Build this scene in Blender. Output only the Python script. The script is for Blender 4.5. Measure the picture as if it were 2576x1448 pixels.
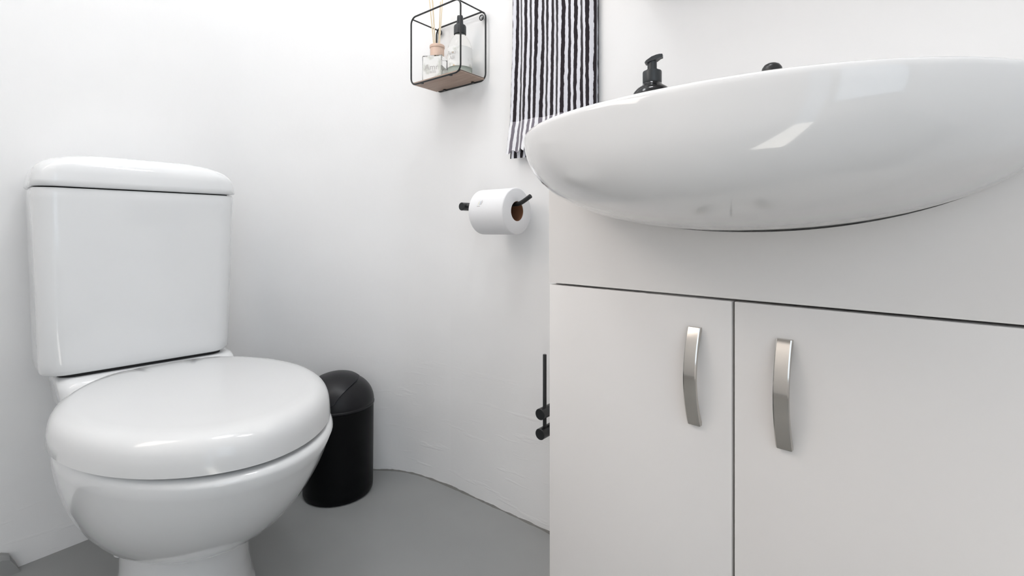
import bpy, bmesh, math, random
from mathutils import Vector, Matrix, noise

random.seed(7)
scene = bpy.context.scene
for o in list(bpy.data.objects):
    bpy.data.objects.remove(o, do_unlink=True)
COL = scene.collection

# ------------------------------------------------------------------ camera
EYE = 0.67
cam_d = bpy.data.cameras.new('camera')
cam = bpy.data.objects.new('camera', cam_d)
COL.objects.link(cam)
cam.location = (0, 0, EYE)
cam.rotation_euler = (math.radians(90), 0, 0)
cam_d.sensor_width = 36.0
cam_d.lens = 36.0 * 1242.0 / 2576.0
cam_d.shift_y = -142.0 / 2576.0
cam_d.clip_start = 0.01
scene.camera = cam

# ------------------------------------------------------------------ view, world, large lights
vs = scene.view_settings
vs.view_transform = 'Standard'
vs.look = 'None'
vs.gamma = 1.0
vs.use_curve_mapping = False
vs.exposure = 0.17

world = bpy.data.worlds.new('world')
scene.world = world
world.use_nodes = True
wn = world.node_tree.nodes
wn['Background'].inputs['Color'].default_value = (0.80, 0.90, 1.0, 1)
wn['Background'].inputs['Strength'].default_value = 1.2


def area(name, loc, target, sx, sy, power, col):
    d = bpy.data.lights.new(name, 'AREA')
    d.shape = 'RECTANGLE'
    d.size, d.size_y = sx, sy
    d.energy = power
    d.color = col
    o = bpy.data.objects.new(name, d)
    COL.objects.link(o)
    o.location = loc
    o.rotation_euler = (Vector(target) - Vector(loc)).to_track_quat('-Z', 'Y').to_euler()
    return o


# sunlight through the narrow door gap behind the camera, two windows and the ceiling lamp
DOOR_X0, DOOR_X1, DOOR_Z1, BACK_Y = -0.22, 0.03, 2.00, -1.30
sun_d = bpy.data.lights.new('sun', 'SUN')
sun_d.energy = 33.0
sun_d.angle = math.radians(0.6)
sun_d.color = (1.0, 0.95, 0.88)
sun = bpy.data.objects.new('sun', sun_d)
COL.objects.link(sun)
sun.rotation_euler = Vector((0.02, 0.485, -0.875)).to_track_quat('-Z', 'Y').to_euler()
area('window_daylight_left', (-1.45, 0.28, 1.80), (-0.50, -0.40, 1.80), 0.95, 0.75, 10.0, (1.0, 0.90, 0.83))
area('window_daylight_back', (0.50, BACK_Y + 0.03, 1.25), (0.50, 0, 1.25), 0.74, 1.50, 4.0, (0.66, 0.83, 1.0))
area('ceiling_strip', (0.06, 0.60, 2.33), (0.06, 0.60, 0), 0.34, 0.10, 5.0, (0.95, 0.97, 1.0))
lamp_d = bpy.data.lights.new('ceiling_globe', 'POINT')
lamp_d.energy = 8.0
lamp_d.shadow_soft_size = 0.15
lamp_d.color = (0.96, 0.98, 1.0)
lamp = bpy.data.objects.new('ceiling_globe', lamp_d)
COL.objects.link(lamp)
lamp.location = (-0.55, 0.74, 1.98)


# ------------------------------------------------------------------ helpers
def obj(name, bm_or_me, m, parent=None, smooth=35, loc=None, rz=None):
    if isinstance(bm_or_me, bmesh.types.BMesh):
        me = bpy.data.meshes.new(name)
        bmesh.ops.recalc_face_normals(bm_or_me, faces=bm_or_me.faces)
        bm_or_me.to_mesh(me)
        bm_or_me.free()
    else:
        me = bm_or_me
    if smooth is not None:
        me.shade_smooth()
        me.set_sharp_from_angle(angle=math.radians(smooth))
    if m is not None and not me.materials:
        me.materials.append(m)
    o = bpy.data.objects.new(name, me)
    COL.objects.link(o)
    if parent is not None:
        o.parent = parent
    if loc is not None:
        o.location = loc
    if rz is not None:
        o.rotation_euler = (0, 0, rz)
    return o


def tag(o, label=None, cat=None, group=None, kind=None):
    if label: o['label'] = label
    if cat: o['category'] = cat
    if group: o['group'] = group
    if kind: o['kind'] = kind
    return o


def thing(name, label, cat, loc, rz=0.0, group=None):
    o = bpy.data.objects.new(name, None)
    o.empty_display_size = 0.05
    COL.objects.link(o)
    o.location = loc
    o.rotation_euler = (0, 0, rz)
    return tag(o, label, cat, group)


def add_box(bm, x0, x1, y0, y1, z0, z1, bev=0.0, seg=2):
    r = bmesh.ops.create_cube(bm, size=1.0)
    vv = r['verts']
    for v in vv:
        v.co = Vector((x0 + (v.co.x + .5) * (x1 - x0), y0 + (v.co.y + .5) * (y1 - y0), z0 + (v.co.z + .5) * (z1 - z0)))
    if bev > 0:
        es = list({e for v in vv for e in v.link_edges})
        bmesh.ops.bevel(bm, geom=es, offset=bev, segments=seg, affect='EDGES', profile=0.5)
    return bm


def box(*a, **k):
    return add_box(bmesh.new(), *a, **k)


def loft(bm, rings, cap0=True, cap1=True, closed=True):
    """rings: list of equally long lists of points"""
    vr = [[bm.verts.new(p) for p in r] for r in rings]
    n = len(rings[0])
    for a, b in zip(vr[:-1], vr[1:]):
        for i in range(n if closed else n - 1):
            j = (i + 1) % n
            bm.faces.new((a[i], a[j], b[j], b[i]))
    if cap0: bm.faces.new(vr[0][::-1])
    if cap1: bm.faces.new(vr[-1])
    return bm


def lathe(bm, prof, n=32, c=(0, 0, 0)):
    rings = [[(c[0] + r * math.cos(2 * math.pi * i / n), c[1] + r * math.sin(2 * math.pi * i / n), c[2] + z)
              for i in range(n)] for r, z in prof]
    return loft(bm, rings)


def tube(bm, pts, r, n=12, closed=False, caps=True):
    pts = [Vector(p) for p in pts]
    rings = []
    up = None
    m = len(pts)
    for i, p in enumerate(pts):
        if closed:
            t = (pts[(i + 1) % m] - pts[i - 1]).normalized()
        else:
            t = (pts[min(i + 1, m - 1)] - pts[max(i - 1, 0)]).normalized()
        if up is None:
            up = t.orthogonal().normalized()
        up = (up - t * up.dot(t))
        up = up.normalized() if up.length > 1e-6 else t.orthogonal().normalized()
        s = t.cross(up)
        rr = r[i] if isinstance(r, (list, tuple)) else r
        rings.append([p + rr * (math.cos(2 * math.pi * k / n) * up + math.sin(2 * math.pi * k / n) * s) for k in range(n)])
    if closed:
        # close by repeating first ring, matched by nearest vertex
        first = rings[0]
        last = rings[-1]
        off = min(range(n), key=lambda q: (first[q] - last[0]).length)
        vr = [[bm.verts.new(p) for p in rg] for rg in rings]
        for a, b in zip(vr[:-1], vr[1:]):
            for k in range(n):
                bm.faces.new((a[k], a[(k + 1) % n], b[(k + 1) % n], b[k]))
        a, b = vr[-1], vr[0]
        for k in range(n):
            bm.faces.new((a[k], a[(k + 1) % n], b[(k + 1 + off) % n], b[(k + off) % n]))
        return bm
    return loft(bm, rings, caps, caps)


def rrect(x0, x1, y0, y1, r, z, n=6):
    r = min(r, (x1 - x0) / 2 - 1e-4, (y1 - y0) / 2 - 1e-4)
    out = []
    for cx, cy, a0 in ((x1 - r, y1 - r, 0), (x0 + r, y1 - r, 90), (x0 + r, y0 + r, 180), (x1 - r, y0 + r, 270)):
        for i in range(n + 1):
            a = math.radians(a0 + 90 * i / n)
            out.append((cx + r * math.cos(a), cy + r * math.sin(a), z))
    return out


def sgnpow(v, e):
    return math.copysign(abs(v) ** e, v)


def smooth_path(pts, it=2):
    pts = [Vector(p) for p in pts]
    for _ in range(it):
        q = [pts[0]]
        for a, b in zip(pts[:-1], pts[1:]):
            q += [a * .75 + b * .25, a * .25 + b * .75]
        q.append(pts[-1])
        pts = q
    return pts


# ------------------------------------------------------------------ materials
def mat(name, col, rough=0.5, metal=0.0, coat=0.0, spec=0.5, trans=0.0, ior=1.45, sheen=0.0):
    m = bpy.data.materials.new(name)
    m.use_nodes = True
    b = m.node_tree.nodes['Principled BSDF']
    b.inputs['Base Color'].default_value = (*col, 1)
    b.inputs['Roughness'].default_value = rough
    b.inputs['Metallic'].default_value = metal
    b.inputs['Coat Weight'].default_value = coat
    b.inputs['Coat Roughness'].default_value = 0.03
    b.inputs['Specular IOR Level'].default_value = spec
    b.inputs['Transmission Weight'].default_value = trans
    b.inputs['IOR'].default_value = ior
    b.inputs['Sheen Weight'].default_value = sheen
    return m


def nodes(m):
    nt = m.node_tree
    return nt, nt.nodes, nt.links, nt.nodes['Principled BSDF']


def add_bump(m, scale, strength, dist=0.002, detail=4.0, stretch=None, rough=0.6):
    nt, N, L, b = nodes(m)
    tc = N.new('ShaderNodeTexCoord')
    no = N.new('ShaderNodeTexNoise')
    no.inputs['Scale'].default_value = scale
    no.inputs['Detail'].default_value = detail
    no.inputs['Roughness'].default_value = rough
    src = tc.outputs['Object']
    if stretch:
        mp = N.new('ShaderNodeMapping')
        mp.inputs['Scale'].default_value = stretch
        L.new(src, mp.inputs['Vector'])
        src = mp.outputs['Vector']
    L.new(src, no.inputs['Vector'])
    bu = N.new('ShaderNodeBump')
    bu.inputs['Strength'].default_value = strength
    bu.inputs['Distance'].default_value = dist
    L.new(no.outputs['Fac'], bu.inputs['Height'])
    old = b.inputs['Normal'].links
    if old:
        L.new(old[0].from_socket, bu.inputs['Normal'])
    L.new(bu.outputs['Normal'], b.inputs['Normal'])
    return no


def add_tint(m, c0, c1, scale, detail=3.0, lo=0.35, hi=0.65, stretch=None):
    nt, N, L, b = nodes(m)
    tc = N.new('ShaderNodeTexCoord')
    no = N.new('ShaderNodeTexNoise')
    no.inputs['Scale'].default_value = scale
    no.inputs['Detail'].default_value = detail
    src = tc.outputs['Object']
    if stretch:
        mp = N.new('ShaderNodeMapping')
        mp.inputs['Scale'].default_value = stretch
        L.new(src, mp.inputs['Vector'])
        src = mp.outputs['Vector']
    L.new(src, no.inputs['Vector'])
    cr = N.new('ShaderNodeValToRGB')
    cr.color_ramp.elements[0].position = lo
    cr.color_ramp.elements[1].position = hi
    cr.color_ramp.elements[0].color = (*c0, 1)
    cr.color_ramp.elements[1].color = (*c1, 1)
    L.new(no.outputs['Fac'], cr.inputs['Fac'])
    L.new(cr.outputs['Color'], b.inputs['Base Color'])


M = {}
M['plaster'] = mat('painted_plaster', (0.93, 0.925, 0.92), 0.62, spec=0.25)
add_bump(M['plaster'], 3.5, 0.35, 0.02, 2.0)
add_bump(M['plaster'], 22, 0.16, 0.004, 5.0, stretch=(1, 1, 0.7))
def add_trowel(m):
    """trowel streaks and chips, strongest near the foot of the wall"""
    nt, N, L, b = nodes(m)
    tc = N.new('ShaderNodeTexCoord')
    mp = N.new('ShaderNodeMapping')
    mp.inputs['Rotation'].default_value = (0.5, 0.35, 0.0)
    mp.inputs['Scale'].default_value = (9, 9, 60)
    L.new(tc.outputs['Object'], mp.inputs['Vector'])
    no = N.new('ShaderNodeTexNoise')
    no.inputs['Scale'].default_value = 1.0
    no.inputs['Detail'].default_value = 3
    L.new(mp.outputs['Vector'], no.inputs['Vector'])
    rg = N.new('ShaderNodeMapRange')
    rg.inputs['From Min'].default_value = 0.60
    rg.inputs['From Max'].default_value = 0.76
    L.new(no.outputs['Fac'], rg.inputs['Value'])
    sp = N.new('ShaderNodeSeparateXYZ')
    L.new(tc.outputs['Object'], sp.inputs['Vector'])
    hz = N.new('ShaderNodeMapRange')
    hz.inputs['From Min'].default_value = 0.42
    hz.inputs['From Max'].default_value = 0.10
    L.new(sp.outputs['Z'], hz.inputs['Value'])
    mu = N.new('ShaderNodeMath'); mu.operation = 'MULTIPLY'
    L.new(rg.outputs['Result'], mu.inputs[0]); L.new(hz.outputs['Result'], mu.inputs[1])
    bu = N.new('ShaderNodeBump')
    bu.inputs['Strength'].default_value = 0.16
    bu.inputs['Distance'].default_value = 0.004
    L.new(mu.outputs[0], bu.inputs['Height'])
    L.new(b.inputs['Normal'].links[0].from_socket, bu.inputs['Normal'])
    L.new(bu.outputs['Normal'], b.inputs['Normal'])


add_trowel(M['plaster'])
M['ceiling'] = mat('ceiling_paint', (0.92, 0.92, 0.92), 0.8, spec=0.2)
add_bump(M['ceiling'], 20, 0.1, 0.003)
M['floor'] = mat('grey_floor_paint', (0.22, 0.23, 0.235), 0.42, spec=0.4)
add_tint(M['floor'], (0.30, 0.304, 0.300), (0.33, 0.334, 0.328), 3.0)
add_bump(M['floor'], 9, 0.08, 0.004, 4)
M['ceramic'] = mat('white_ceramic', (0.80, 0.81, 0.815), 0.10, coat=0.6)
M['basin_ceramic'] = mat('basin_ceramic', (0.80, 0.795, 0.79), 0.10, coat=0.6)
M['seat_plastic'] = mat('white_seat_plastic', (0.72, 0.728, 0.73), 0.13, coat=0.4)
M['laminate'] = mat('white_laminate', (0.82, 0.795, 0.775), 0.33, spec=0.4)
add_bump(M['laminate'], 260, 0.02, 0.0005, 2)
M['carcass'] = mat('carcass_board', (0.72, 0.70, 0.69), 0.5)
M['nickel'] = mat('brushed_nickel', (0.56, 0.53, 0.49), 0.13, metal=1.0)
add_bump(M['nickel'], 500, 0.05, 0.0002, 2, stretch=(0.05, 0.05, 1))
M['black_metal'] = mat('matt_black_metal', (0.018, 0.019, 0.020), 0.34, spec=0.5)
add_bump(M['black_metal'], 400, 0.02, 0.0002)
M['black_plastic'] = mat('black_plastic', (0.0035, 0.0035, 0.004), 0.42, spec=0.16)
add_bump(M['black_plastic'], 700, 0.03, 0.0002)
M['bin_dome'] = mat('bin_dome_plastic', (0.009, 0.009, 0.011), 0.38, spec=0.38)
add_bump(M['bin_dome'], 700, 0.03, 0.0002)
M['pump'] = mat('pump_plastic', (0.030, 0.034, 0.037), 0.35)
add_bump(M['pump'], 300, 0.02, 0.0002)
M['glossy_black'] = mat('glossy_black_bottle', (0.006, 0.006, 0.007), 0.12)
add_bump(M['glossy_black'], 60, 0.01, 0.0003)
M['paper'] = mat('toilet_paper', (0.86, 0.86, 0.87), 0.9, spec=0.1, sheen=0.2)
add_bump(M['paper'], 350, 0.25, 0.0006, 3)
M['cardboard'] = mat('cardboard_core', (0.24, 0.115, 0.065), 0.85, spec=0.15)
add_bump(M['cardboard'], 200, 0.2, 0.0004)
M['board'] = mat('shelf_board', (0.42, 0.31, 0.25), 0.6)
add_tint(M['board'], (0.39, 0.285, 0.225), (0.45, 0.335, 0.27), 14, stretch=(1, 8, 8))
M['cap_wood'] = mat('peach_cap', (0.76, 0.55, 0.44), 0.5)
add_tint(M['cap_wood'], (0.74, 0.53, 0.42), (0.78, 0.58, 0.47), 40, stretch=(1, 1, 0.2))
M['reed'] = mat('reed_stick', (0.80, 0.68, 0.50), 0.75)
add_bump(M['reed'], 300, 0.15, 0.0003, stretch=(1, 1, 0.1))
M['glass'] = mat('clear_glass', (0.985, 0.995, 0.99), 0.02, trans=1.0, ior=1.18)
M['liquid'] = mat('pale_green_liquid', (0.70, 0.78, 0.71), 0.15, trans=0.25, ior=1.2)
M['oil'] = mat('pale_oil', (0.90, 0.91, 0.87), 0.05, trans=0.6, ior=1.15)
M['zinc'] = mat('screw_zinc', (0.55, 0.56, 0.57), 0.3, metal=1.0)
M['print_grey'] = mat('print_grey', (0.50, 0.48, 0.47), 0.7)
M['print_blue'] = mat('print_blue', (0.42, 0.50, 0.62), 0.8)
M['print_yellow'] = mat('print_yellow', (0.72, 0.70, 0.50), 0.8)
M['hole'] = mat('dark_gap', (0.03, 0.03, 0.03), 0.9)
M['window_frame'] = mat('window_frame_paint', (0.75, 0.75, 0.74), 0.4)


def label_mat(seed):
    """white floral label with ochre and grey-green blotches"""
    m = mat('floral_label', (0.85, 0.85, 0.82), 0.5)
    nt, N, L, b = nodes(m)
    tc = N.new('ShaderNodeTexCoord')
    def noise_mask(scale, off, lo, hi):
        mp = N.new('ShaderNodeMapping')
        mp.inputs['Location'].default_value = off
        L.new(tc.outputs['Object'], mp.inputs['Vector'])
        no = N.new('ShaderNodeTexNoise')
        no.inputs['Scale'].default_value = scale
        no.inputs['Detail'].default_value = 2
        L.new(mp.outputs['Vector'], no.inputs['Vector'])
        mr = N.new('ShaderNodeMapRange')
        mr.inputs['From Min'].default_value = lo
        mr.inputs['From Max'].default_value = hi
        L.new(no.outputs['Fac'], mr.inputs['Value'])
        return mr.outputs['Result']
    prev = None
    for sc, off, lo, hi, col in ((45, (seed, 0, 0), .52, .66, (0.62, 0.63, 0.58)), (60, (seed, 3, 1), .66, .72, (0.66, 0.42, 0.15))):
        mx = N.new('ShaderNodeMix')
        mx.data_type = 'RGBA'
        L.new(noise_mask(sc, off, lo, hi), mx.inputs['Factor'])
        if prev is None:
            mx.inputs['A'].default_value = (0.86, 0.86, 0.84, 1)
        else:
            L.new(prev, mx.inputs['A'])
        mx.inputs['B'].default_value = (*col, 1)
        prev = mx.outputs['Result']
    L.new(prev, b.inputs['Base Color'])
    return m


def towel_mat(name, dark, light):
    """woven stripes, from the u coordinate of the cloth, wobbling along its length"""
    m = mat(name, light, 0.95, spec=0.1, sheen=0.3)
    nt, N, L, b = nodes(m)
    uv = N.new('ShaderNodeUVMap')
    sep = N.new('ShaderNodeSeparateXYZ')
    L.new(uv.outputs['UV'], sep.inputs['Vector'])
    nz = N.new('ShaderNodeTexNoise')
    nz.inputs['Scale'].default_value = 55
    nz.inputs['Detail'].default_value = 4
    tc = N.new('ShaderNodeTexCoord')
    L.new(tc.outputs['Object'], nz.inputs['Vector'])
    ad = N.new('ShaderNodeMath'); ad.operation = 'MULTIPLY_ADD'
    ad.inputs[1].default_value = 0.34
    L.new(nz.outputs['Fac'], ad.inputs[0])
    L.new(sep.outputs['X'], ad.inputs[2])
    fr = N.new('ShaderNodeMath'); fr.operation = 'FRACT'
    L.new(ad.outputs[0], fr.inputs[0])
    st = N.new('ShaderNodeMapRange')
    st.inputs['From Min'].default_value = 0.49
    st.inputs['From Max'].default_value = 0.54
    L.new(fr.outputs[0], st.inputs['Value'])
    mx = N.new('ShaderNodeMix'); mx.data_type = 'RGBA'
    mx.inputs['A'].default_value = (*dark, 1)
    mx.inputs['B'].default_value = (*light, 1)
    L.new(st.outputs['Result'], mx.inputs['Factor'])
    L.new(mx.outputs['Result'], b.inputs['Base Color'])
    add_bump(m, 900, 0.5, 0.001, 3)
    return m


M['towel'] = towel_mat('striped_terry', (0.026, 0.020, 0.024), (0.80, 0.80, 0.85))
M['towel_band'] = towel_mat('striped_flat_weave', (0.21, 0.19, 0.22), (0.90, 0.90, 0.92))

# ------------------------------------------------------------------ room shell
CEIL = 2.35
P_LC = (-0.7246, 1.347)
ld = (math.cos(math.radians(54)), math.sin(math.radians(54)))
P_L0 = (P_LC[0] - 2.0 * ld[0], P_LC[1] - 2.0 * ld[1])
P_LS = (P_LC[0] - 0.14 * ld[0], P_LC[1] - 0.14 * ld[1])
corner_pts = [P_LS, (P_LC[0] - 0.03 * ld[0], P_LC[1] - 0.03 * ld[1]), (-0.700, 1.357), (-0.62, 1.372), (-0.48, 1.386), (-0.37, 1.389), (-0.315, 1.383), (-0.27, 1.366), (-0.235, 1.347), (-0.162, 1.298)]
P_RB = (0.0808, 1.102)
rd = (0.729, -0.684)
P_R1 = (P_RB[0] + 1.75 * rd[0], P_RB[1] + 1.75 * rd[1])


def wall(name, pts, z0=0.0, z1=CEIL, thick=0.12, rows=1, wobble=0.0):
    """a wall along a plan polyline, inner face on the points (left of travel is outside)"""
    P = [Vector((p[0], p[1], 0)) for p in pts]
    nrm = []
    for i in range(len(P)):
        t = (P[min(i + 1, len(P) - 1)] - P[max(i - 1, 0)]).normalized()
        nrm.append(Vector((-t.y, t.x, 0)))
    bm = bmesh.new()
    zs = [z0 + (z1 - z0) * k / rows for k in range(rows + 1)]
    inner = [[bm.verts.new((p.x, p.y, z)) for p in P] for z in zs]
    outer = [[bm.verts.new((p.x + n.x * thick, p.y + n.y * thick, z)) for p, n in zip(P, nrm)] for z in zs]
    for k in range(rows):
        for i in range(len(P) - 1):
            bm.faces.new((inner[k][i], inner[k][i + 1], inner[k + 1][i + 1], inner[k + 1][i]))
            bm.faces.new((outer[k][i + 1], outer[k][i], outer[k + 1][i], outer[k + 1][i + 1]))
        for i in (0, -1):
            bm.faces.new((inner[k][i], outer[k][i], outer[k + 1][i], inner[k + 1][i]))
    for i in range(len(P) - 1):
        bm.faces.new((inner[0][i], outer[0][i], outer[0][i + 1], inner[0][i + 1]))
        bm.faces.new((inner[-1][i], inner[-1][i + 1], outer[-1][i + 1], outer[-1][i]))
    return tag(obj(name, bm, M['plaster'], smooth=30), kind='structure')


wall('wall_left', [P_L0, P_LS])
wall('wall_corner', [tuple(v[:2]) for v in smooth_path([(p[0], p[1], 0) for p in corner_pts], 2)])
wall('wall_right', [(-0.162, 1.298), (-0.04, 1.1997), (0.06, 1.1188), (0.0808, 1.102), (0.095, 1.0887), P_R1])
# back of the room, behind the camera
P_B0, P_B1 = (-0.95, BACK_Y), (0.95, BACK_Y)
wall('wall_back_left', [P_B0, P_L0])
wall('wall_back_right', [P_R1, P_B1])


def back_wall():
    bm = bmesh.new()
    y0, y1 = BACK_Y - 0.12, BACK_Y
    add_box(bm, P_B0[0], DOOR_X0, y0, y1, 0, CEIL)
    add_box(bm, DOOR_X1, P_B1[0], y0, y1, 0, CEIL)
    add_box(bm, DOOR_X0, DOOR_X1, y0, y1, DOOR_Z1, CEIL)
    return tag(obj('wall_back', bm, M['plaster'], smooth=None), kind='structure')


back_wall()
bm = bmesh.new()
add_box(bm, DOOR_X0 - .05, DOOR_X0, BACK_Y + .001, BACK_Y + .016, 0.001, DOOR_Z1 + .05)
add_box(bm, DOOR_X1, DOOR_X1 + .05, BACK_Y + .001, BACK_Y + .016, 0.001, DOOR_Z1 + .05)
add_box(bm, DOOR_X0, DOOR_X1, BACK_Y + .001, BACK_Y + .016, DOOR_Z1, DOOR_Z1 + .05)
tag(obj('door_1', bm, M['window_frame'], smooth=None), kind='structure')

def window_frame(name, centre, yaw, w, h):
    """painted frame with a cross bar around a window, flat on its wall"""
    bm = bmesh.new()
    t = 0.05
    for a in ((-w / 2 - t, -w / 2, -h / 2 - t, h / 2 + t), (w / 2, w / 2 + t, -h / 2 - t, h / 2 + t), (-w / 2, w / 2, -h / 2 - t, -h / 2), (-w / 2, w / 2, h / 2, h / 2 + t)):
        add_box(bm, a[0], a[1], 0.001, 0.020, a[2], a[3])
    o = tag(obj(name, bm, M['window_frame'], smooth=None), kind='structure')
    o.location = centre
    o.rotation_euler = (0, 0, yaw)
window_frame('window_1', (0.50, BACK_Y, 1.25), 0.0, 0.74, 1.50)
_tl = 1.30
window_frame('window_2', (P_LC[0] - ld[0] * _tl, P_LC[1] - ld[1] * _tl, 1.80), math.radians(54 + 180), 0.95, 0.75)
poly = [P_L0] + corner_pts + [P_RB, P_R1, P_B1, P_B0]
def slab(name, z0, z1, m):
    bm = bmesh.new()
    c = Vector((0, 0.1, 0))
    pts = []
    for p in poly:
        v = Vector((p[0], p[1], 0)) - c
        v = v * (1 + 0.08 / v.length) + c
        pts.append(v)
    loft(bm, [[(v.x, v.y, z0) for v in pts], [(v.x, v.y, z1) for v in pts]])
    return tag(obj(name, bm, m, smooth=None), kind='structure')
slab('floor', -0.08, 0.0, M['floor'])
slab('ceiling', CEIL, CEIL + 0.08, M['ceiling'])

# low grey-painted mortar kerb at the foot of the left wall
def kerb():
    bm = bmesh.new()
    base = lambda t, off, z: (P_LC[0] - ld[0] * t + ld[1] * off, P_LC[1] - ld[1] * t - ld[0] * off, z)
    rings = []
    for t, h in ((0.446, 0.002), (0.452, 0.018), (0.460, 0.036), (0.470, 0.042), (1.0, 0.045)):
        rings.append([base(t, 0.001, 0), base(t, 0.022, 0), base(t, 0.020, h * .8), base(t, 0.014, h), base(t, 0.001, h)])
    loft(bm, rings)
    return tag(obj('trim_1', bm, M['floor'], smooth=30), kind='structure')
kerb()

# thin uneven sealant line where the right-hand wall meets the floor
def sealant():
    bm = bmesh.new()
    P = smooth_path([(p[0], p[1], 0) for p in corner_pts[4:]] + [(-0.04, 1.1997, 0), (0.0808, 1.102, 0), (0.2, 0.990, 0)], 2)
    pts = []
    for a_, b_ in zip(P[:-1], P[1:]):
        k = max(1, int((b_ - a_).length / .006))
        pts += [a_.lerp(b_, j / k) for j in range(k)]
    rings = []
    for i in range(len(pts) - 1):
        t = (pts[i + 1] - pts[i]).normalized()
        nn = Vector((t.y, -t.x, 0))
        w = 0.0022 + 0.0016 * noise.noise(pts[i] * 40) + 0.0008 * noise.noise(pts[i] * 150)
        w = max(.0006, w)
        p = pts[i]
        rings.append([p - nn * .001, p + nn * w * 1.4, p + nn * w * .6 + Vector((0, 0, w * .8)), p - nn * .001 + Vector((0, 0, w * 1.5))])
    loft(bm, rings)
    return tag(obj('trim_2', bm, M['sealant'], smooth=50), kind='structure')
M['sealant'] = mat('grey_sealant', (0.20, 0.195, 0.185), 0.7)
add_bump(M['sealant'], 150, 0.3, 0.001)
sealant()

# ------------------------------------------------------------------ vanity cabinet
CU = Vector((0.729, -0.684, 0)).normalized()
CN = Vector((0.684, 0.729, 0)).normalized()
RZC = math.atan2(CU.y, CU.x)
S_C = -0.200           # the gap between the two doors
FT = 0.016              # thickness of doors and front panel
CAB = CU * S_C + CN * (0.579 + FT)
XL, XR = -0.267, 0.275
DEP = 0.250
Z_GAP = EYE - 0.0777
BS = dict(zr=0.1086, zb=0.001, a=0.2450, b=0.2313, m0=2.24, m1=1.95, s0=0.0144, qs=2.15, qp=3.3)


def smile(x):
    k = abs(x - BS['s0']) / BS['a']
    if k >= 1: return 9.0
    v = (1 - k ** BS['qs']) ** (1 / BS['qs'])
    return EYE + BS['zr'] + (BS['zb'] - BS['zr']) * v


cab = thing('vanity_cabinet', 'white laminate vanity cabinet with two doors under the basin', 'cabinet', CAB, RZC)
bm = bmesh.new()
add_box(bm, XL, XL + .016, 0.0, DEP, 0.0, 0.738, 0.0008)
add_box(bm, XR - .016, XR, 0.0, DEP, 0.0, 0.738, 0.0008)
add_box(bm, XL + .016, XR - .016, DEP - .008, DEP, 0.0, 0.62)
add_box(bm, XL + .016, XR - .016, 0.002, DEP - .008, 0.10, 0.116)
add_box(bm, XL + .016, XR - .016, 0.045, 0.061, 0.0, 0.10)
obj('carcass', bm, M['laminate'], cab)
# fixed panel above the doors, cut to the curve of the basin
bm = bmesh.new()
XSN = 90
lo, hi = [], []
rows = []
for i in range(XSN + 1):
    x = XL + (XR - XL) * i / XSN
    t = min(0.738, smile(x) - 0.0016)
    rows.append((x, t))
zb = Z_GAP + 0.0015
ring = [(x, zb) for x, t in rows] + [(x, t) for x, t in rows[::-1]]
fr = [[bm.verts.new((x, y, z)) for x, z in [(r[0], zb) for r in rows]] for y in (-0.016, -0.0005)]
tp = [[bm.verts.new((x, y, t)) for x, t in rows] for y in (-0.016, -0.0005)]
for i in range(XSN):
    bm.faces.new((fr[0][i], fr[0][i + 1], tp[0][i + 1], tp[0][i]))
    bm.faces.new((fr[1][i + 1], fr[1][i], tp[1][i], tp[1][i + 1]))
    bm.faces.new((tp[0][i], tp[0][i + 1], tp[1][i + 1], tp[1][i]))
    bm.faces.new((fr[0][i + 1], fr[0][i], fr[1][i], fr[1][i + 1]))
for i in (0, XSN):
    bm.faces.new((fr[0][i], tp[0][i], tp[1][i], fr[1][i]))
obj('front_panel', bm, M['laminate'], cab, smooth=30)


def handle_mesh():
    """arched strap, feet on the door face at y=0, length along z"""
    bm = bmesh.new()
    L, W, T = 0.1155, 0.0150, 0.0045
    rings = []
    n = 28
    for i in range(n + 1):
        t = i / n
        z = -L / 2 + L * t
        a = math.sin(math.pi * t)
        bow = 0.006 + 0.013 * a ** 0.85          # outer face, distance from the door
        inn = max(0.0002, bow - T - 0.0035 * (1 - a))
        if t < 0.07 or t > 0.93:
            inn = 0.0
        ring = []
        for x, y in ((-W / 2, -inn), (W / 2, -inn), (W / 2, -bow + .0008), (W / 2 - .0012, -bow), (-W / 2 + .0012, -bow), (-W / 2, -bow + .0008)):
            ring.append((x, y, z))
        rings.append(ring)
    loft(bm, rings)
    return bm


hm = None
for name, x0, x1, hx, lab in (('door', XL + 0.001, -0.0015, -0.043, None), ('door', 0.0015, XR - 0.001, 0.0535, None)):
    d = obj('door', box(x0, x1, -0.016, -0.0005, 0.06, Z_GAP - 0.0015, 0.0007), M['laminate'], cab)
    if hm is None:
        h = obj('handle', handle_mesh(), M['nickel'], d, smooth=30)
        hm = h.data
    else:
        h = obj('handle', hm, M['nickel'], d, smooth=30)
    h.location = (hx, -0.016, EYE - 0.1712)
    h['label'] = 'arched brushed nickel handle'

# ------------------------------------------------------------------ basin
bas = thing('wash_basin', 'glossy white ceramic basin bulging out over the vanity cabinet', 'basin', CAB - CN * FT, RZC)
NB = 96


def basin_ring(v, z, inset=0.0, back=0.264):
    out = []
    ks = max(1 - v ** BS['qs'], 0) ** (1 / BS['qs'])
    kp = max(1 - v ** BS['qp'], 0) ** (1 / BS['qp'])
    m = BS['m0'] + (BS['m1'] - BS['m0']) * v
    A = BS['a'] * ks - inset
    for i in range(NB):
        th = 2 * math.pi * i / NB
        c, s = math.cos(th), math.sin(th)
        if s >= 0:      # front half
            x = BS['s0'] + A * sgnpow(c, 2 / m)
            y = -(BS['b'] * kp - inset) * s ** (2 / m)
        else:
            x = BS['s0'] + A * sgnpow(c, 2 / 4.5)
            y = (back * kp ** 0.6 - inset) * abs(s) ** (2 / 4.5)
        out.append((x, y, z))
    return out


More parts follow.
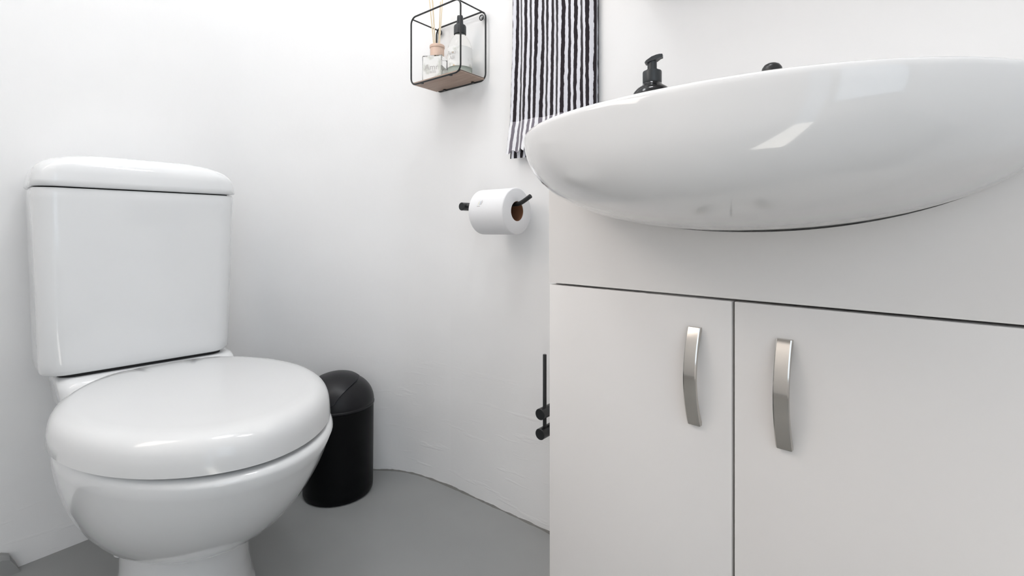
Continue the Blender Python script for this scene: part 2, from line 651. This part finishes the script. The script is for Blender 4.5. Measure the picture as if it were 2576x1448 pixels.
rings = []
zr, zbm = EYE + BS['zr'] - .0058, EYE + BS['zb']
NV = 26
for i in range(NV, -1, -1):
    v = math.sin((i / NV) * math.pi / 2 * 0.985)
    rings.append(basin_ring(v, zr + (zbm - zr) * v))
rings += [basin_ring(0, zr + .0030, .0006), basin_ring(0, zr + .0052, .0022), basin_ring(0, zr + .0064, .005), basin_ring(0, zr + .0066, .009), basin_ring(0, zr + .0058, .015)]


def bowl_ring(k, z):
    out = []
    for i in range(NB):
        th = 2 * math.pi * i / NB
        c, s = math.cos(th), math.sin(th)
        out.append((BS['s0'] + 0.215 * k * c, -0.055 - 0.155 * k * s, z))
    return out


for k, dz in ((1.0, .003), (0.985, -.004), (0.95, -.022), (0.85, -.048), (0.68, -.066), (0.4, -.077), (0.12, -.080)):
    rings.append(bowl_ring(k, zr + dz))
obj('basin_body', loft(bmesh.new(), rings), M['basin_ceramic'], bas, smooth=60)
drain = lathe(bmesh.new(), [(0.020, 0), (0.021, 0.003), (0.014, 0.004), (0.004, 0.003)], 24, (BS['s0'], -0.055, zr - 0.0795))
obj('drain', drain, M['black_metal'], bas)
DECK = zr + 0.0045


def cab_pt(x, y, z):
    return CAB - CN * FT + CU * x + CN * y + Vector((0, 0, z))


# ------------------------------------------------------------------ tap on the basin deck
tap_top = EYE + 0.2405
tap = thing('basin_tap', 'matt black tap with a domed top behind the basin rim', 'tap', cab_pt(-0.012, 0.190, DECK), RZC)
hgt = tap_top - DECK
bm = lathe(bmesh.new(), [(0.024, 0), (0.024, 0.004), (0.020, 0.008), (0.0165, 0.012), (0.0155, hgt * .7), (0.0155, hgt * .72)], 32)
obj('column', bm, M['black_metal'], tap)
bm = lathe(bmesh.new(), [(0.0135, hgt * .70), (0.0138, hgt - .030), (0.0138, hgt - .013), (0.0128, hgt - .007), (0.0100, hgt - .0028), (0.006, hgt - .0006), (0.001, hgt)], 32)
obj('lever_head', bm, M['black_metal'], tap)
bm = tube(bmesh.new(), smooth_path([(0, -0.010, hgt * .52), (0, -0.05, hgt * .58), (0, -0.09, hgt * .56), (0, -0.105, hgt * .44)], 2), 0.0085, 16)
obj('spout', bm, M['black_metal'], tap)

# ------------------------------------------------------------------ soap dispenser
sd_s, sd_p = -0.387 - S_C, 0.170
sd = thing('soap_dispenser', 'glossy black pump bottle behind the left side of the basin rim', 'dispenser', cab_pt(sd_s, sd_p, DECK), math.radians(-25))
H = EYE + 0.2405 - DECK     # collar bottom
bm = lathe(bmesh.new(), [(0.030, 0), (0.033, 0.003), (0.033, H - .036), (0.0325, H - .022), (0.0300, H - .0125), (0.0245, H - .0060), (0.0165, H - .0012), (0.0145, H + .003)], 36)
obj('bottle', bm, M['glossy_black'], sd)
bm = lathe(bmesh.new(), [(0.0135, H + 0.0007), (0.0150, H + 0.0026), (0.0152, H + 0.0052), (0.0152, H + 0.0204), (0.0148, H + 0.0218), (0.0100, H + 0.0223)], 32)
obj('collar', bm, M['pump'], sd)
bm = lathe(bmesh.new(), [(0.0094, H + 0.0209), (0.0094, H + 0.0248), (0.0075, H + 0.0252), (0.0075, H + 0.0374)], 24)
obj('stem', bm, M['pump'], sd)
# pump head: wedge that rises to a nozzle
bm = bmesh.new()
rings = []
for x, zlo, zhi, w in ((-.0110, .0410, .0432, .0065), (-.0085, .0405, .0455, .0085), (0.0, .0425, .0510, .0090), (.0075, .0450, .0538, .0075), (.0125, .0480, .0550, .0055), (.0165, .0488, .0548, .0045), (.0168, .0492, .0543, .004)):
    rings.append([(x, -w, H + zlo * .87), (x, w, H + zlo * .87), (x, w * .9, H + zhi * .87), (x, -w * .9, H + zhi * .87)])
obj('pump_head', loft(bm, rings), M['pump'], sd, smooth=30)

# ------------------------------------------------------------------ unseen cabinet above the basin, added to cast the soft wall shadow
wc = thing('shading_cabinet', 'unseen white cabinet added high above the basin to shade the wall', 'cabinet', cab_pt(0.03, 0.2790, 1.145), RZC)
obj('carcass', box(-0.30, 0.30, -0.118, -0.002, 0, 0.62, 0.001), M['laminate'], wc)
for x0, x1 in ((-0.299, -0.001), (0.001, 0.299)):
    obj('door', box(x0, x1, -0.134, -0.1185, 0.002, 0.618, 0.001), M['laminate'], wc)

# ------------------------------------------------------------------ toilet
TA = math.radians(48.2) + 0.0033
TW = Vector((math.cos(TA), math.sin(TA), 0))
TE = Vector((TW.y, -TW.x, 0))
TO = Vector((-0.741, 0.991, 0))
toi = thing('toilet', 'white ceramic close-coupled toilet with closed lid by the left wall', 'toilet', TO, math.atan2(TE.y, TE.x))
LAX, LHW, LAF, LAB, LT, LM, LAT = 0.2162, 0.1975, 0.2816, 0.2715, 0.0511, 1.92, 0.0379
ZLID = EYE - 0.271
NL = 96


def lid_ring(z, inset=0.0, grow=0.0):
    out = []
    f1 = 1 - inset / LHW + grow / LHW
    for i in range(NL):
        th = 2 * math.pi * i / NL
        c, s = math.cos(th), math.sin(th)
        A = LAF if c > 0 else LAB
        x = LAX + A * sgnpow(c, 2 / LM)
        y = LHW * sgnpow(s, 2 / LM)
        x = max(LAX + (x - LAX) * f1, 0.003)
        y = LAT + y * f1
        out.append((x, y, z))
    return out


rings = [lid_ring(ZLID - LT, .010), lid_ring(ZLID - LT, .0005), lid_ring(ZLID - LT + .0015, 0, .0018), lid_ring(ZLID - .034, 0, .001), lid_ring(ZLID - .022, .0008), lid_ring(ZLID - .015, .0034), lid_ring(ZLID - .0095, .0072),
         lid_ring(ZLID - .0055, .0118), lid_ring(ZLID - .0027, .0175), lid_ring(ZLID - .0010, .025), lid_ring(ZLID - .0002, .036), lid_ring(ZLID + .0005, .08), lid_ring(ZLID + .001, .15)]
obj('lid', loft(bmesh.new(), rings), M['seat_plastic'], toi, smooth=60)
obj('seat', loft(bmesh.new(), [lid_ring(ZLID - LT - .0045, .009), lid_ring(ZLID - LT - .0035, .007), lid_ring(ZLID - LT - .0005, .007)]), M['seat_plastic'], toi, smooth=40)

ZR = ZLID - LT - 0.005
BX, BHW, BAF, BAB, ZL_, BQ, BK, BPAX = 0.192, 0.1975, 0.316, 0.25, EYE - 0.5386, 1.8075, 0.5036, -0.0809


def pan_ring(k, v, z, rear=-0.02, sub=0.0):
    out = []
    for i in range(NL):
        th = 2 * math.pi * i / NL
        c, s = math.cos(th), math.sin(th)
        A = (BAF if c > 0 else BAB) * k - sub
        out.append((max(BX + BPAX * v + A * c, rear), LAT + .006 + (BHW * k - sub) * s, z))
    return out


rings = []
rings.append(pan_ring(.9, 0, ZR, sub=.05))
rings.append(pan_ring(1, 0, ZR, sub=.014))
rings.append(pan_ring(1, 0, ZR - .001, sub=.008))
rings.append(pan_ring(1, 0, ZR - .004, sub=.004))
rings.append(pan_ring(1, 0, ZR - .010, sub=.001))
for i in range(1, 19):
    t = i / 18 * math.pi / 2
    v = math.sin(t) ** (2 / BQ)
    k = BK + (1 - BK) * math.cos(t) ** (2 / BQ)
    if v < 0.09: continue
    rings.append(pan_ring(k, v, ZR + (ZL_ - ZR) * v, -0.02 - .08 * v))
for kk, z in ((BK - .004, ZL_ - .02), (BK + .000, 0.06), (BK + .02, 0.02), (BK + .05, 0.0)):
    rings.append(pan_ring(kk, 1, z, -0.10))
bm = loft(bmesh.new(), rings)
# rear ledge that carries the cistern
ZT0 = EYE - 0.2660
lr = []
for z, hw, x0, x1, r in ((0.0, .055, -.165, -.06, .02), (.05, .055, -.165, -.06, .02), (.16, .060, -.165, -.05, .02), (.24, .085, -.168, -.01, .03), (.29, .124, -.170, .045, .04), (.335, .142, -.172, .042, .04), (ZT0 - .026, .148, -.174, .035, .04), (ZT0 - .012, .1495, -.175, .02, .04), (ZT0 - .0058, .147, -.172, .006, .04)):
    lr.append([(x, y + .022, zz) for x, y, zz in rrect(x0, x1, -hw, hw, r, z)])
loft(bm, lr)
obj('pan', bm, M['ceramic'], toi, smooth=60)

ZT1 = EYE + 0.0800
TLAT = 0.008
tr = []
for z, hw, x0, x1, r in ((ZT0, .144, -.165, -.010, .035), (ZT0 + .0012, .1520, -.173, -.004, .036), (ZT0 + .004, .1555, -.177, -.0015, .036), (ZT0 + .010, .1575, -.179, 0.0, .036), (ZT0 + .024, .1582, -.179, 0.0005, .036),
                         (EYE - .09, .1625, -.180, .002, .036), (ZT1 - .02, .1672, -.180, .003, .036), (ZT1 - .003, .1680, -.180, .003, .036), (ZT1, .1665, -.178, .0015, .036)):
    tr.append([(x, y + TLAT, zz) for x, y, zz in rrect(x0, x1, -hw, hw, r, z, 8)])
obj('cistern', loft(bmesh.new(), tr), M['ceramic'], toi, smooth=50)
zz0 = ZT1 + 0.0025
tr = []
for dz, ins, in ((0, .004), (.0005, .001), (.003, -.0015), (.012, -.0005), (.026, .0015), (.036, .005), (.044, .011), (.051, .020), (.057, .032), (.062, .048), (.0645, .065), (.0650, .080)):
    tr.append([(x, y + TLAT, zz) for x, y, zz in rrect(-.181 + ins * .6, .006 - ins * .6, -.1685 + ins, .1685 - ins, .038 + max(ins, 0) * .3, zz0 + dz, 8)])
obj('cistern_lid', loft(bmesh.new(), tr), M['ceramic'], toi, smooth=60)
bm = bmesh.new()
loft(bm, [[(x, y + TLAT, zz) for x, y, zz in rrect(-.172, -.006, -.158, .158, .036, z, 8)] for z in (ZT1 - .0005, ZT1 + .003)])
obj('lid_gasket', bm, M['hole'], toi)
bm = bmesh.new()
loft(bm, [[(x, y + TLAT + .006, zz) for x, y, zz in rrect(-.155, -.012, -.138, .138, .03, z, 6)] for z in (ZT0 - .0062, ZT0 + .0004)])
obj('cistern_seal', bm, M['hole'], toi)

# ------------------------------------------------------------------ swing-top bin
bx, by, BR = -0.450, 1.280, 0.0885
sb = thing('waste_bin', 'small black plastic swing-top bin standing beside the toilet', 'bin', (bx, by, 0), math.atan2(-0.85, -0.53))
bm = lathe(bmesh.new(), [(BR - .014, 0), (BR - .006, .002), (BR - .0028, .008), (BR - .0020, .02), (BR - .0005, .218), (BR - .0003, .222), (BR - .006, .2225)], 56)
obj('bin_body', bm, M['black_plastic'], sb)
ZD = 0.2235
DH = 0.079


def dome_r(t):   # t 0..1 height fraction -> radius
    return (BR + .0008) * math.sqrt(max(0, 1 - t ** 2.3))


prof = [(BR - .004, ZD - .0010), (BR + .0012, ZD), (BR + .0014, ZD + .004), (BR, ZD + .006)]
for i in range(2, 19):
    t = i / 18.5
    prof.append((dome_r(t), ZD + DH * t))
prof.append((0.003, ZD + DH))
obj('dome', lathe(bmesh.new(), prof, 56), M['bin_dome'], sb)
# swing flap: a patch of the dome, standing 3 mm proud
bm = bmesh.new()
nu, nv = 26, 14
top, bot = [], []
for a in range(nu + 1):
    ra, rb = [], []
    fa = a / nu
    for b in range(nv + 1):
        fb = b / nv * 2 - 1
        th = math.radians(-24 + 102 * fa)             # from behind the top down to the front
        fx = math.sin(th) * (BR + .001)
        half = 0.064 * math.sqrt(max(0.05, 1 - ((fx - .035) / .085) ** 2))
        l = fb * half
        rad = min(math.hypot(fx, l), BR - .002)
        t = (1 - (rad / (BR + .0008)) ** 2) ** (1 / 2.3)
        sc = rad / max(math.hypot(fx, l), 1e-6)
        p = Vector((fx * sc, l * sc, ZD + DH * t))
        nn = Vector((p.x, p.y, (p.z - ZD) * 1.1 + .012)).normalized()
        ra.append(p + nn * .0042)
        rb.append(p - nn * .001)
    top.append(ra); bot.append(rb)
vt = [[bm.verts.new(p) for p in r] for r in top]
vb = [[bm.verts.new(p) for p in r] for r in bot]
for a in range(nu):
    for b in range(nv):
        bm.faces.new((vt[a][b], vt[a][b + 1], vt[a + 1][b + 1], vt[a + 1][b]))
        bm.faces.new((vb[a][b + 1], vb[a][b], vb[a + 1][b], vb[a + 1][b + 1]))
for a in range(nu):
    bm.faces.new((vt[a][0], vt[a + 1][0], vb[a + 1][0], vb[a][0]))
    bm.faces.new((vt[a + 1][nv], vt[a][nv], vb[a][nv], vb[a + 1][nv]))
for b in range(nv):
    bm.faces.new((vt[0][b + 1], vt[0][b], vb[0][b], vb[0][b + 1]))
    bm.faces.new((vt[nu][b], vt[nu][b + 1], vb[nu][b + 1], vb[nu][b]))
obj('swing_flap', bm, M['bin_dome'], sb, smooth=40)

# ------------------------------------------------------------------ frame on the right-hand wall
WU = Vector((math.cos(math.radians(39)), -math.sin(math.radians(39)), 0))
WN = Vector((-WU.y, WU.x, 0))
WD = 0.9071
RZW = -math.radians(39)


def wp(s, off, z):      # s along the wall, off = distance out from it
    return WU * s + WN * (WD - off) + Vector((0, 0, z))


# ------------------------------------------------------------------ toilet paper holder and roll
ROLL_S, ROLL_OFF, ROLL_Z, ROLL_R, ROLL_L = -0.663, 0.070, EYE + 0.0439, 0.0507, 0.099
CORE = 0.0205
ROD_R = 0.0048
rod_z = ROLL_Z + CORE - ROD_R - 0.0008
ph = thing('paper_holder', 'matt black wall-mounted toilet paper holder carrying the paper roll', 'holder', wp(-0.822, 0, rod_z), RZW)
PO = -ROLL_OFF            # local y of the rod
bm = tube(bmesh.new(), [(0, 0.004, 0), (0, PO - .0100, 0), (0, PO - .0108, 0)], [.0095, .0095, .0087], 28)
obj('post', bm, M['black_metal'], ph)
bm = tube(bmesh.new(), [(0, 0.004, 0), (0, -.004, 0), (0, -.005, 0)], [.019, .019, .018], 28)
obj('wall_rose', bm, M['black_metal'], ph)
xr = ROLL_S + .822
bm = tube(bmesh.new(), [(0.004, PO, 0)] + smooth_path([(.02, PO, 0), (xr - .004, PO, 0), (xr + .010, PO, 0.002), (xr + .037, PO - .002, 0.016)], 2), ROD_R, 14)
obj('rod', bm, M['black_metal'], ph)

roll = thing('toilet_paper_roll', 'full white toilet paper roll on the black wall holder', 'paper roll', wp(ROLL_S - ROLL_L / 2, ROLL_OFF, ROLL_Z), RZW)


def ring_x(x, r, n=56):
    return [(x, r * math.cos(2 * math.pi * i / n), r * math.sin(2 * math.pi * i / n)) for i in range(n)]


h = ROLL_L / 2
bm = bmesh.new()
rs = [(-h, CORE + .0012), (-h, ROLL_R - .002), (-h + .0015, ROLL_R - .0003), (-h + .004, ROLL_R), (h - .004, ROLL_R), (h - .0015, ROLL_R - .0003), (h, ROLL_R - .002), (h, CORE + .0012), (-h, CORE + .0012)]
loft(bm, [ring_x(x, r) for x, r in rs], False, False)
bmesh.ops.remove_doubles(bm, verts=bm.verts, dist=1e-6)
obj('paper', bm, M['paper'], roll, smooth=50)
bm = bmesh.new()
rs = [(-h + .001, CORE), (h - .001, CORE), (h - .001, CORE + .0011), (-h + .001, CORE + .0011), (-h + .001, CORE)]
loft(bm, [ring_x(x, r) for x, r in rs], False, False)
bmesh.ops.remove_doubles(bm, verts=bm.verts, dist=1e-6)
obj('cardboard_core', bm, M['cardboard'], roll, smooth=50)
# small printed mark on the outer sheet
def roll_patch(x0, x1, a0, a1, skew=0.0):
    bm = bmesh.new()
    r = ROLL_R + .00025
    n = 6
    pa, pb = [], []
    for i in range(n + 1):
        a = math.radians(a0 + (a1 - a0) * i / n)
        sk = skew * i / n
        pa.append(bm.verts.new((x0 + sk, -r * math.cos(a), r * math.sin(a))))
        pb.append(bm.verts.new((x1 + sk, -r * math.cos(a), r * math.sin(a))))
    for i in range(n):
        bm.faces.new((pa[i], pb[i], pb[i + 1], pa[i + 1]))
    return bm
X0 = -0.0205
for a in ((-.001, -.0004, 16, 24, .001, 'print_yellow'), (.0012, .0020, 16, 26, .001, 'print_yellow'), (.0036, .0046, 15, 26, .002, 'print_blue'), (.0058, .0070, 16, 28, .003, 'print_grey'), (.0078, .0090, 16, 25, .003, 'print_grey'), (-.003, .0058, 11.5, 13, 0, 'print_grey')):
    obj('printed_mark', roll_patch(X0 + a[0], X0 + a[1], a[2], a[3], a[4]), M[a[5]], roll)

# ------------------------------------------------------------------ spare roll holder low on the wall
sp_s = -0.603
sh = thing('spare_roll_holder', 'matt black spare roll holder with upright rod low beside the cabinet', 'holder', wp(sp_s, 0, 0.247), RZW)
for z in (0.0, 0.0415):
    bm = tube(bmesh.new(), [(0, 0.002, z), (0, -.0695, z), (0, -.0705, z)], [.0118, .0118, .0108], 28)
    obj('post', bm, M['black_metal'], sh)
bm = tube(bmesh.new(), [(0.001, -.054, 0), (0.001, -.054, .163), (0.001, -.054, .164)], [.0040, .0040, .0034], 16)
obj('upright_rod', bm, M['black_metal'], sh)

# ------------------------------------------------------------------ wire shelf
SZ0, SZ1 = EYE + 0.3700, EYE + 0.5400
SW, SD = 0.176, 0.088
SS = -0.8100 - SW / 2
ws = thing('wire_shelf', 'black wire cube shelf with a wooden base on the wall', 'shelf', wp(SS, 0.0075, SZ0), RZW)
hw, H, WR = SW / 2, SZ1 - SZ0, 0.0021


def frame_loop(y, r=0.017, n=6):
    pts = []
    for cx, cz, a0 in ((hw - r, H - r, 0), (-hw + r, H - r, 90), (-hw + r, r, 180), (hw - r, r, 270)):
        for i in range(n + 1):
            a = math.radians(a0 + 90 * i / n)
            pts.append((cx + r * math.cos(a), y, cz + r * math.sin(a)))
    return pts


for y, nm in ((-SD, 'front_frame'), (-0.002, 'back_frame')):
    obj(nm, tube(bmesh.new(), frame_loop(y), WR, 8, closed=True), M['black_metal'], ws, smooth=60)
for sx in (-1, 1):
    for z in (0.0045, H - 0.0045):
        x = sx * (hw - 0.0045)
        obj('crossbar', tube(bmesh.new(), [(x, -SD, z), (x, -0.002, z)], WR * .85, 8), M['black_metal'], ws)
base = obj('base_board', box(-hw + .003, hw - .003, -SD + .0022, -.0042, .0012, .0062, .0004), M['board'], ws)
for x in (-hw * .58, hw * .58):
    for y in (-SD + .004, -.008):
        bm = box(x - .0035, x + .0035, y - .003, y + .003, -.0022, .0011, .0008)
        obj('clip', bm, M['black_metal'], base)
for sx in (-1, 1):
    x, z = sx * (hw - .0135), H - .0135
    pts = [(x + .0062 * math.cos(2 * math.pi * i / 20), -.002, z + .0062 * math.sin(2 * math.pi * i / 20)) for i in range(20)]
    ey = obj('hanging_eye', tube(bmesh.new(), pts, .0014, 8, closed=True), M['black_metal'], ws, smooth=60)
    sc = tube(bmesh.new(), [(x, .008, z), (x, -.003, z), (x, -.0042, z)], [.0030, .0030, .0022], 12)
    obj('screw', sc, M['zinc'], ey)
BOARD_Z = SZ0 + 0.0062


def text_mesh(body, size, m, parent, loc, rot, name='lettering'):
    cu = bpy.data.curves.new(name, 'FONT')
    cu.body = body
    cu.size = size
    cu.align_x = 'CENTER'
    cu.align_y = 'CENTER'
    cu.resolution_u = 2
    to = bpy.data.objects.new('tmp_text', cu)
    COL.objects.link(to)
    dg = bpy.context.evaluated_depsgraph_get()
    me = bpy.data.meshes.new_from_object(to.evaluated_get(dg))
    bpy.data.objects.remove(to, do_unlink=True)
    me.name = name
    me.materials.clear()
    me.materials.append(m)
    o = bpy.data.objects.new(name, me)
    COL.objects.link(o)
    o.parent = parent
    o.location = loc
    o.rotation_euler = rot
    return o


# ------------------------------------------------------------------ reed diffuser
dz = BOARD_Z + 0.0005
rd_ = thing('reed_diffuser', 'square glass reed diffuser with peach cap on the wire shelf', 'diffuser', wp(-0.9475, 0.0475, dz), math.radians(-12))
a = 0.0265
BH = 0.066
bm = bmesh.new()
add_box(bm, -a, a, -a, a, 0, BH, .0025, 3)
gl = obj('glass_bottle', bm, M['glass'], rd_)
bm = box(-a + .004, a - .004, -a + .004, a - .004, .006, BH * .62, .0015)
obj('scented_oil', bm, M['oil'], gl)
lab = obj('label', box(-a + .003, a - .003, -a - .0006, -a - .0001, .004, BH - .004), label_mat(1.3), rd_)
text_mesh('Amr', .020, M['print_grey'], lab, (-.001, -a - .0009, BH * .53), (math.pi / 2, 0, 0))
text_mesh('alili', .012, M['print_grey'], lab, (.003, -a - .0009, BH * .36), (math.pi / 2, 0, 0))
bm = lathe(bmesh.new(), [(.0165, BH + .0004), (.0178, BH + .002), (.0178, BH + .024), (.0192, BH + .0255), (.0192, BH + .031), (.0180, BH + .0325), (.006, BH + .0325), (.005, BH + .020)], 32, (.004, 0, 0))
obj('cap', bm, M['cap_wood'], rd_)
for i, (dx, dy, L) in enumerate(((-.022, .006, .20), (-.010, -.008, .21), (.012, .004, .20), (.004, .012, .19), (-.016, .012, .195))):
    b0 = Vector((.004 + dx * .08, dy * .08, BH * .4))
    b1 = Vector((.004 + dx, dy, BH + .031 + .11))
    d = (b1 - b0).normalized()
    obj('reed', tube(bmesh.new(), [b0, b0 + d * L], .0015, 8), M['reed'], rd_)

# ------------------------------------------------------------------ spray / pump bottle on the shelf
pb = thing('pump_bottle', 'round clear bottle with floral label and dark pump on the wire shelf', 'bottle', wp(-0.860, 0.0475, dz), math.radians(0))
R = .0300
prof = [(R - .004, 0), (R - .001, .0015), (R, .004), (R, .066), (R - .001, .074), (R - .0045, .084), (R - .010, .094), (R - .0155, .101), (.0125, .1035), (.0125, .108)]
gb = obj('glass_bottle', lathe(bmesh.new(), prof, 44), M['glass'], pb)
obj('liquid_soap', lathe(bmesh.new(), [(R - .006, .003), (R - .0022, .006), (R - .0022, .058), (R - .004, .0585)], 40), M['liquid'], gb)
bm = bmesh.new()
n = 40
rr = R + .0004
lo = [bm.verts.new((rr * math.cos(math.radians(-175 + 170 * i / n)), rr * math.sin(math.radians(-175 + 170 * i / n)), .020)) for i in range(n + 1)]
hi = [bm.verts.new((v.co.x, v.co.y, .068)) for v in lo]
for i in range(n):
    bm.faces.new((lo[i], lo[i + 1], hi[i + 1], hi[i]))
lb = obj('label', bm, label_mat(4.7), pb)
t1 = text_mesh('Ama', .015, M['print_grey'], lb, (rr * math.sin(math.radians(-35)), -rr * math.cos(math.radians(-35)) - .0012, .052), (math.pi / 2, 0, math.radians(-35)))
t2 = text_mesh('Alii', .013, M['print_grey'], lb, (rr * math.sin(math.radians(-32)), -rr * math.cos(math.radians(-32)) - .0012, .040), (math.pi / 2, 0, math.radians(-32)))
bm = lathe(bmesh.new(), [(.0135, .1040), (.0150, .1050), (.0152, .108), (.0152, .1235), (.0140, .1265), (.0095, .1285)], 36)
obj('collar', bm, M['pump'], pb)
bm = bmesh.new()
rings = []
for z, x0, x1, w in ((.128, -.0085, .0085, .0080), (.134, -.0078, .0078, .0072), (.142, -.0070, .0072, .0064), (.148, -.0068, .0074, .0062), (.1505, -.0060, .0066, .0055)):
    rings.append(rrect(x0, x1, -w, w, .003, z, 4))
obj('pump_head', loft(bm, rings), M['pump'], pb, smooth=40)

# ------------------------------------------------------------------ striped hand towel and its rail
RAIL_Z = EYE + 0.78
ts0, ts1 = -0.705, -0.497
tr_ = thing('towel_rail', 'matt black towel rail above the striped towel', 'rail', wp((ts0 + ts1) / 2, 0, RAIL_Z), RZW)
obj('bar', tube(bmesh.new(), [(-.15, -.028, 0), (.15, -.028, 0)], .0045, 16), M['black_metal'], tr_)
for x in (-.14, .14):
    obj('post', tube(bmesh.new(), [(x, .010 + .02 * (x > 0) * -1 + .0, 0), (x, -.028, 0)], .006, 12), M['black_metal'], tr_)
tw = thing('hand_towel', 'black and white striped hand towel hanging beside the basin', 'towel', wp((ts0 + ts1) / 2, 0, 0), RZW)
TWW = (ts1 - ts0)


def cloth(fn, nu, nv, u0, u1, thick=0.0022):
    """grid surface fn(fu, fv)->point with uv = (stripe coordinate, v); given thickness"""
    bm = bmesh.new()
    uvl = bm.loops.layers.uv.new('UVMap')
    P = [[Vector(fn(i / nu, j / nv)) for i in range(nu + 1)] for j in range(nv + 1)]
    fr = [[bm.verts.new(p) for p in r] for r in P]
    bk = [[bm.verts.new(p + Vector((0, thick, 0))) for p in r] for r in P]
    info = {}
    for j in range(nv + 1):
        for i in range(nu + 1):
            info[fr[j][i]] = info[bk[j][i]] = (u0 + (u1 - u0) * i / nu, j / nv)
    for j in range(nv):
        for i in range(nu):
            bm.faces.new((fr[j][i], fr[j][i + 1], fr[j + 1][i + 1], fr[j + 1][i]))
            bm.faces.new((bk[j][i + 1], bk[j][i], bk[j + 1][i], bk[j + 1][i + 1]))
        for i in (0, nu):
            bm.faces.new((fr[j][i], fr[j + 1][i], bk[j + 1][i], bk[j][i]))
    for i in range(nu):
        bm.faces.new((fr[0][i], bk[0][i], bk[0][i + 1], fr[0][i + 1]))
        bm.faces.new((fr[nv][i], fr[nv][i + 1], bk[nv][i + 1], bk[nv][i]))
    for f in bm.faces:
        for l in f.loops:
            l[uvl].uv = info[l.vert]
    return bm


Z_HEM = EYE + 0.1775     # bottom of the front layer
Z_BAND = EYE + 0.249     # where the pile ends and the flat hem band begins
Z_TOPF = RAIL_Z + 0.008


def front_xy(fu, z):
    flare = max(0, (EYE + .42 - z)) / .25
    x = -TWW / 2 + TWW * fu - .012 * flare * (1 - fu)
    x -= 0.004 * max(0, (Z_BAND - z) / .08) ** 2 * (1 - fu * .3)
    y = -.034 - .0032 * math.sin(fu * 17 + 1.0 + z * 2.5) - .0022 * math.sin(fu * 41 + z * 7) - .0012 * noise.noise(Vector((fu * 9, z * 14, 3)))
    if fu > .90:
        y += (fu - .90) * .12
    return x, y


def f_front(fu, fv):
    z = Z_TOPF + (Z_BAND - Z_TOPF) * fv
    x, y = front_xy(fu, z)
    return (x, y, z)


def f_band(fu, fv):
    zb = Z_HEM + .016 * fu ** .7 - .0035 * math.sin(fu * 60)
    z = Z_BAND + (zb - Z_BAND) * fv
    x, y = front_xy(fu, z)
    y -= .004 * math.sin(fv * 3.0) + .006 * fv ** 3
    return (x, y, z)


NS = 14.8
obj('front_layer', cloth(f_front, 110, 40, 0.3, 0.3 + NS), M['towel'], tw, smooth=80)
obj('hem_band', cloth(f_band, 110, 12, 0.3, 0.3 + NS), M['towel_band'], tw, smooth=80)


def f_back(fu, fv):
    z = Z_TOPF + (EYE + .168 - .012 * (fu > .22) - Z_TOPF) * fv
    x = -TWW / 2 + TWW * fu + .002 - .020 * max(0, (EYE + .40 - z) / .25) * (1 - fu) * 1.0
    y = -.0215 - .0016 * math.sin(fu * 15 + 2) - .0008 * math.sin(fu * 37)
    if fu > .90:
        y += (fu - .90) * .02
    return (x, y, z)


obj('back_layer', cloth(f_back, 110, 40, 0.1, 0.1 + NS), M['towel'], tw, smooth=80)


def f_top(fu, fv):
    a = math.pi * fv
    return (-TWW / 2 + TWW * fu, -.028 - .0075 * math.cos(a), Z_TOPF - .0005 + .0075 * math.sin(a) * .9)


obj('top_fold', cloth(f_top, 60, 8, 0.3, 0.3 + NS, thick=.0012), M['towel'], tw, smooth=80)
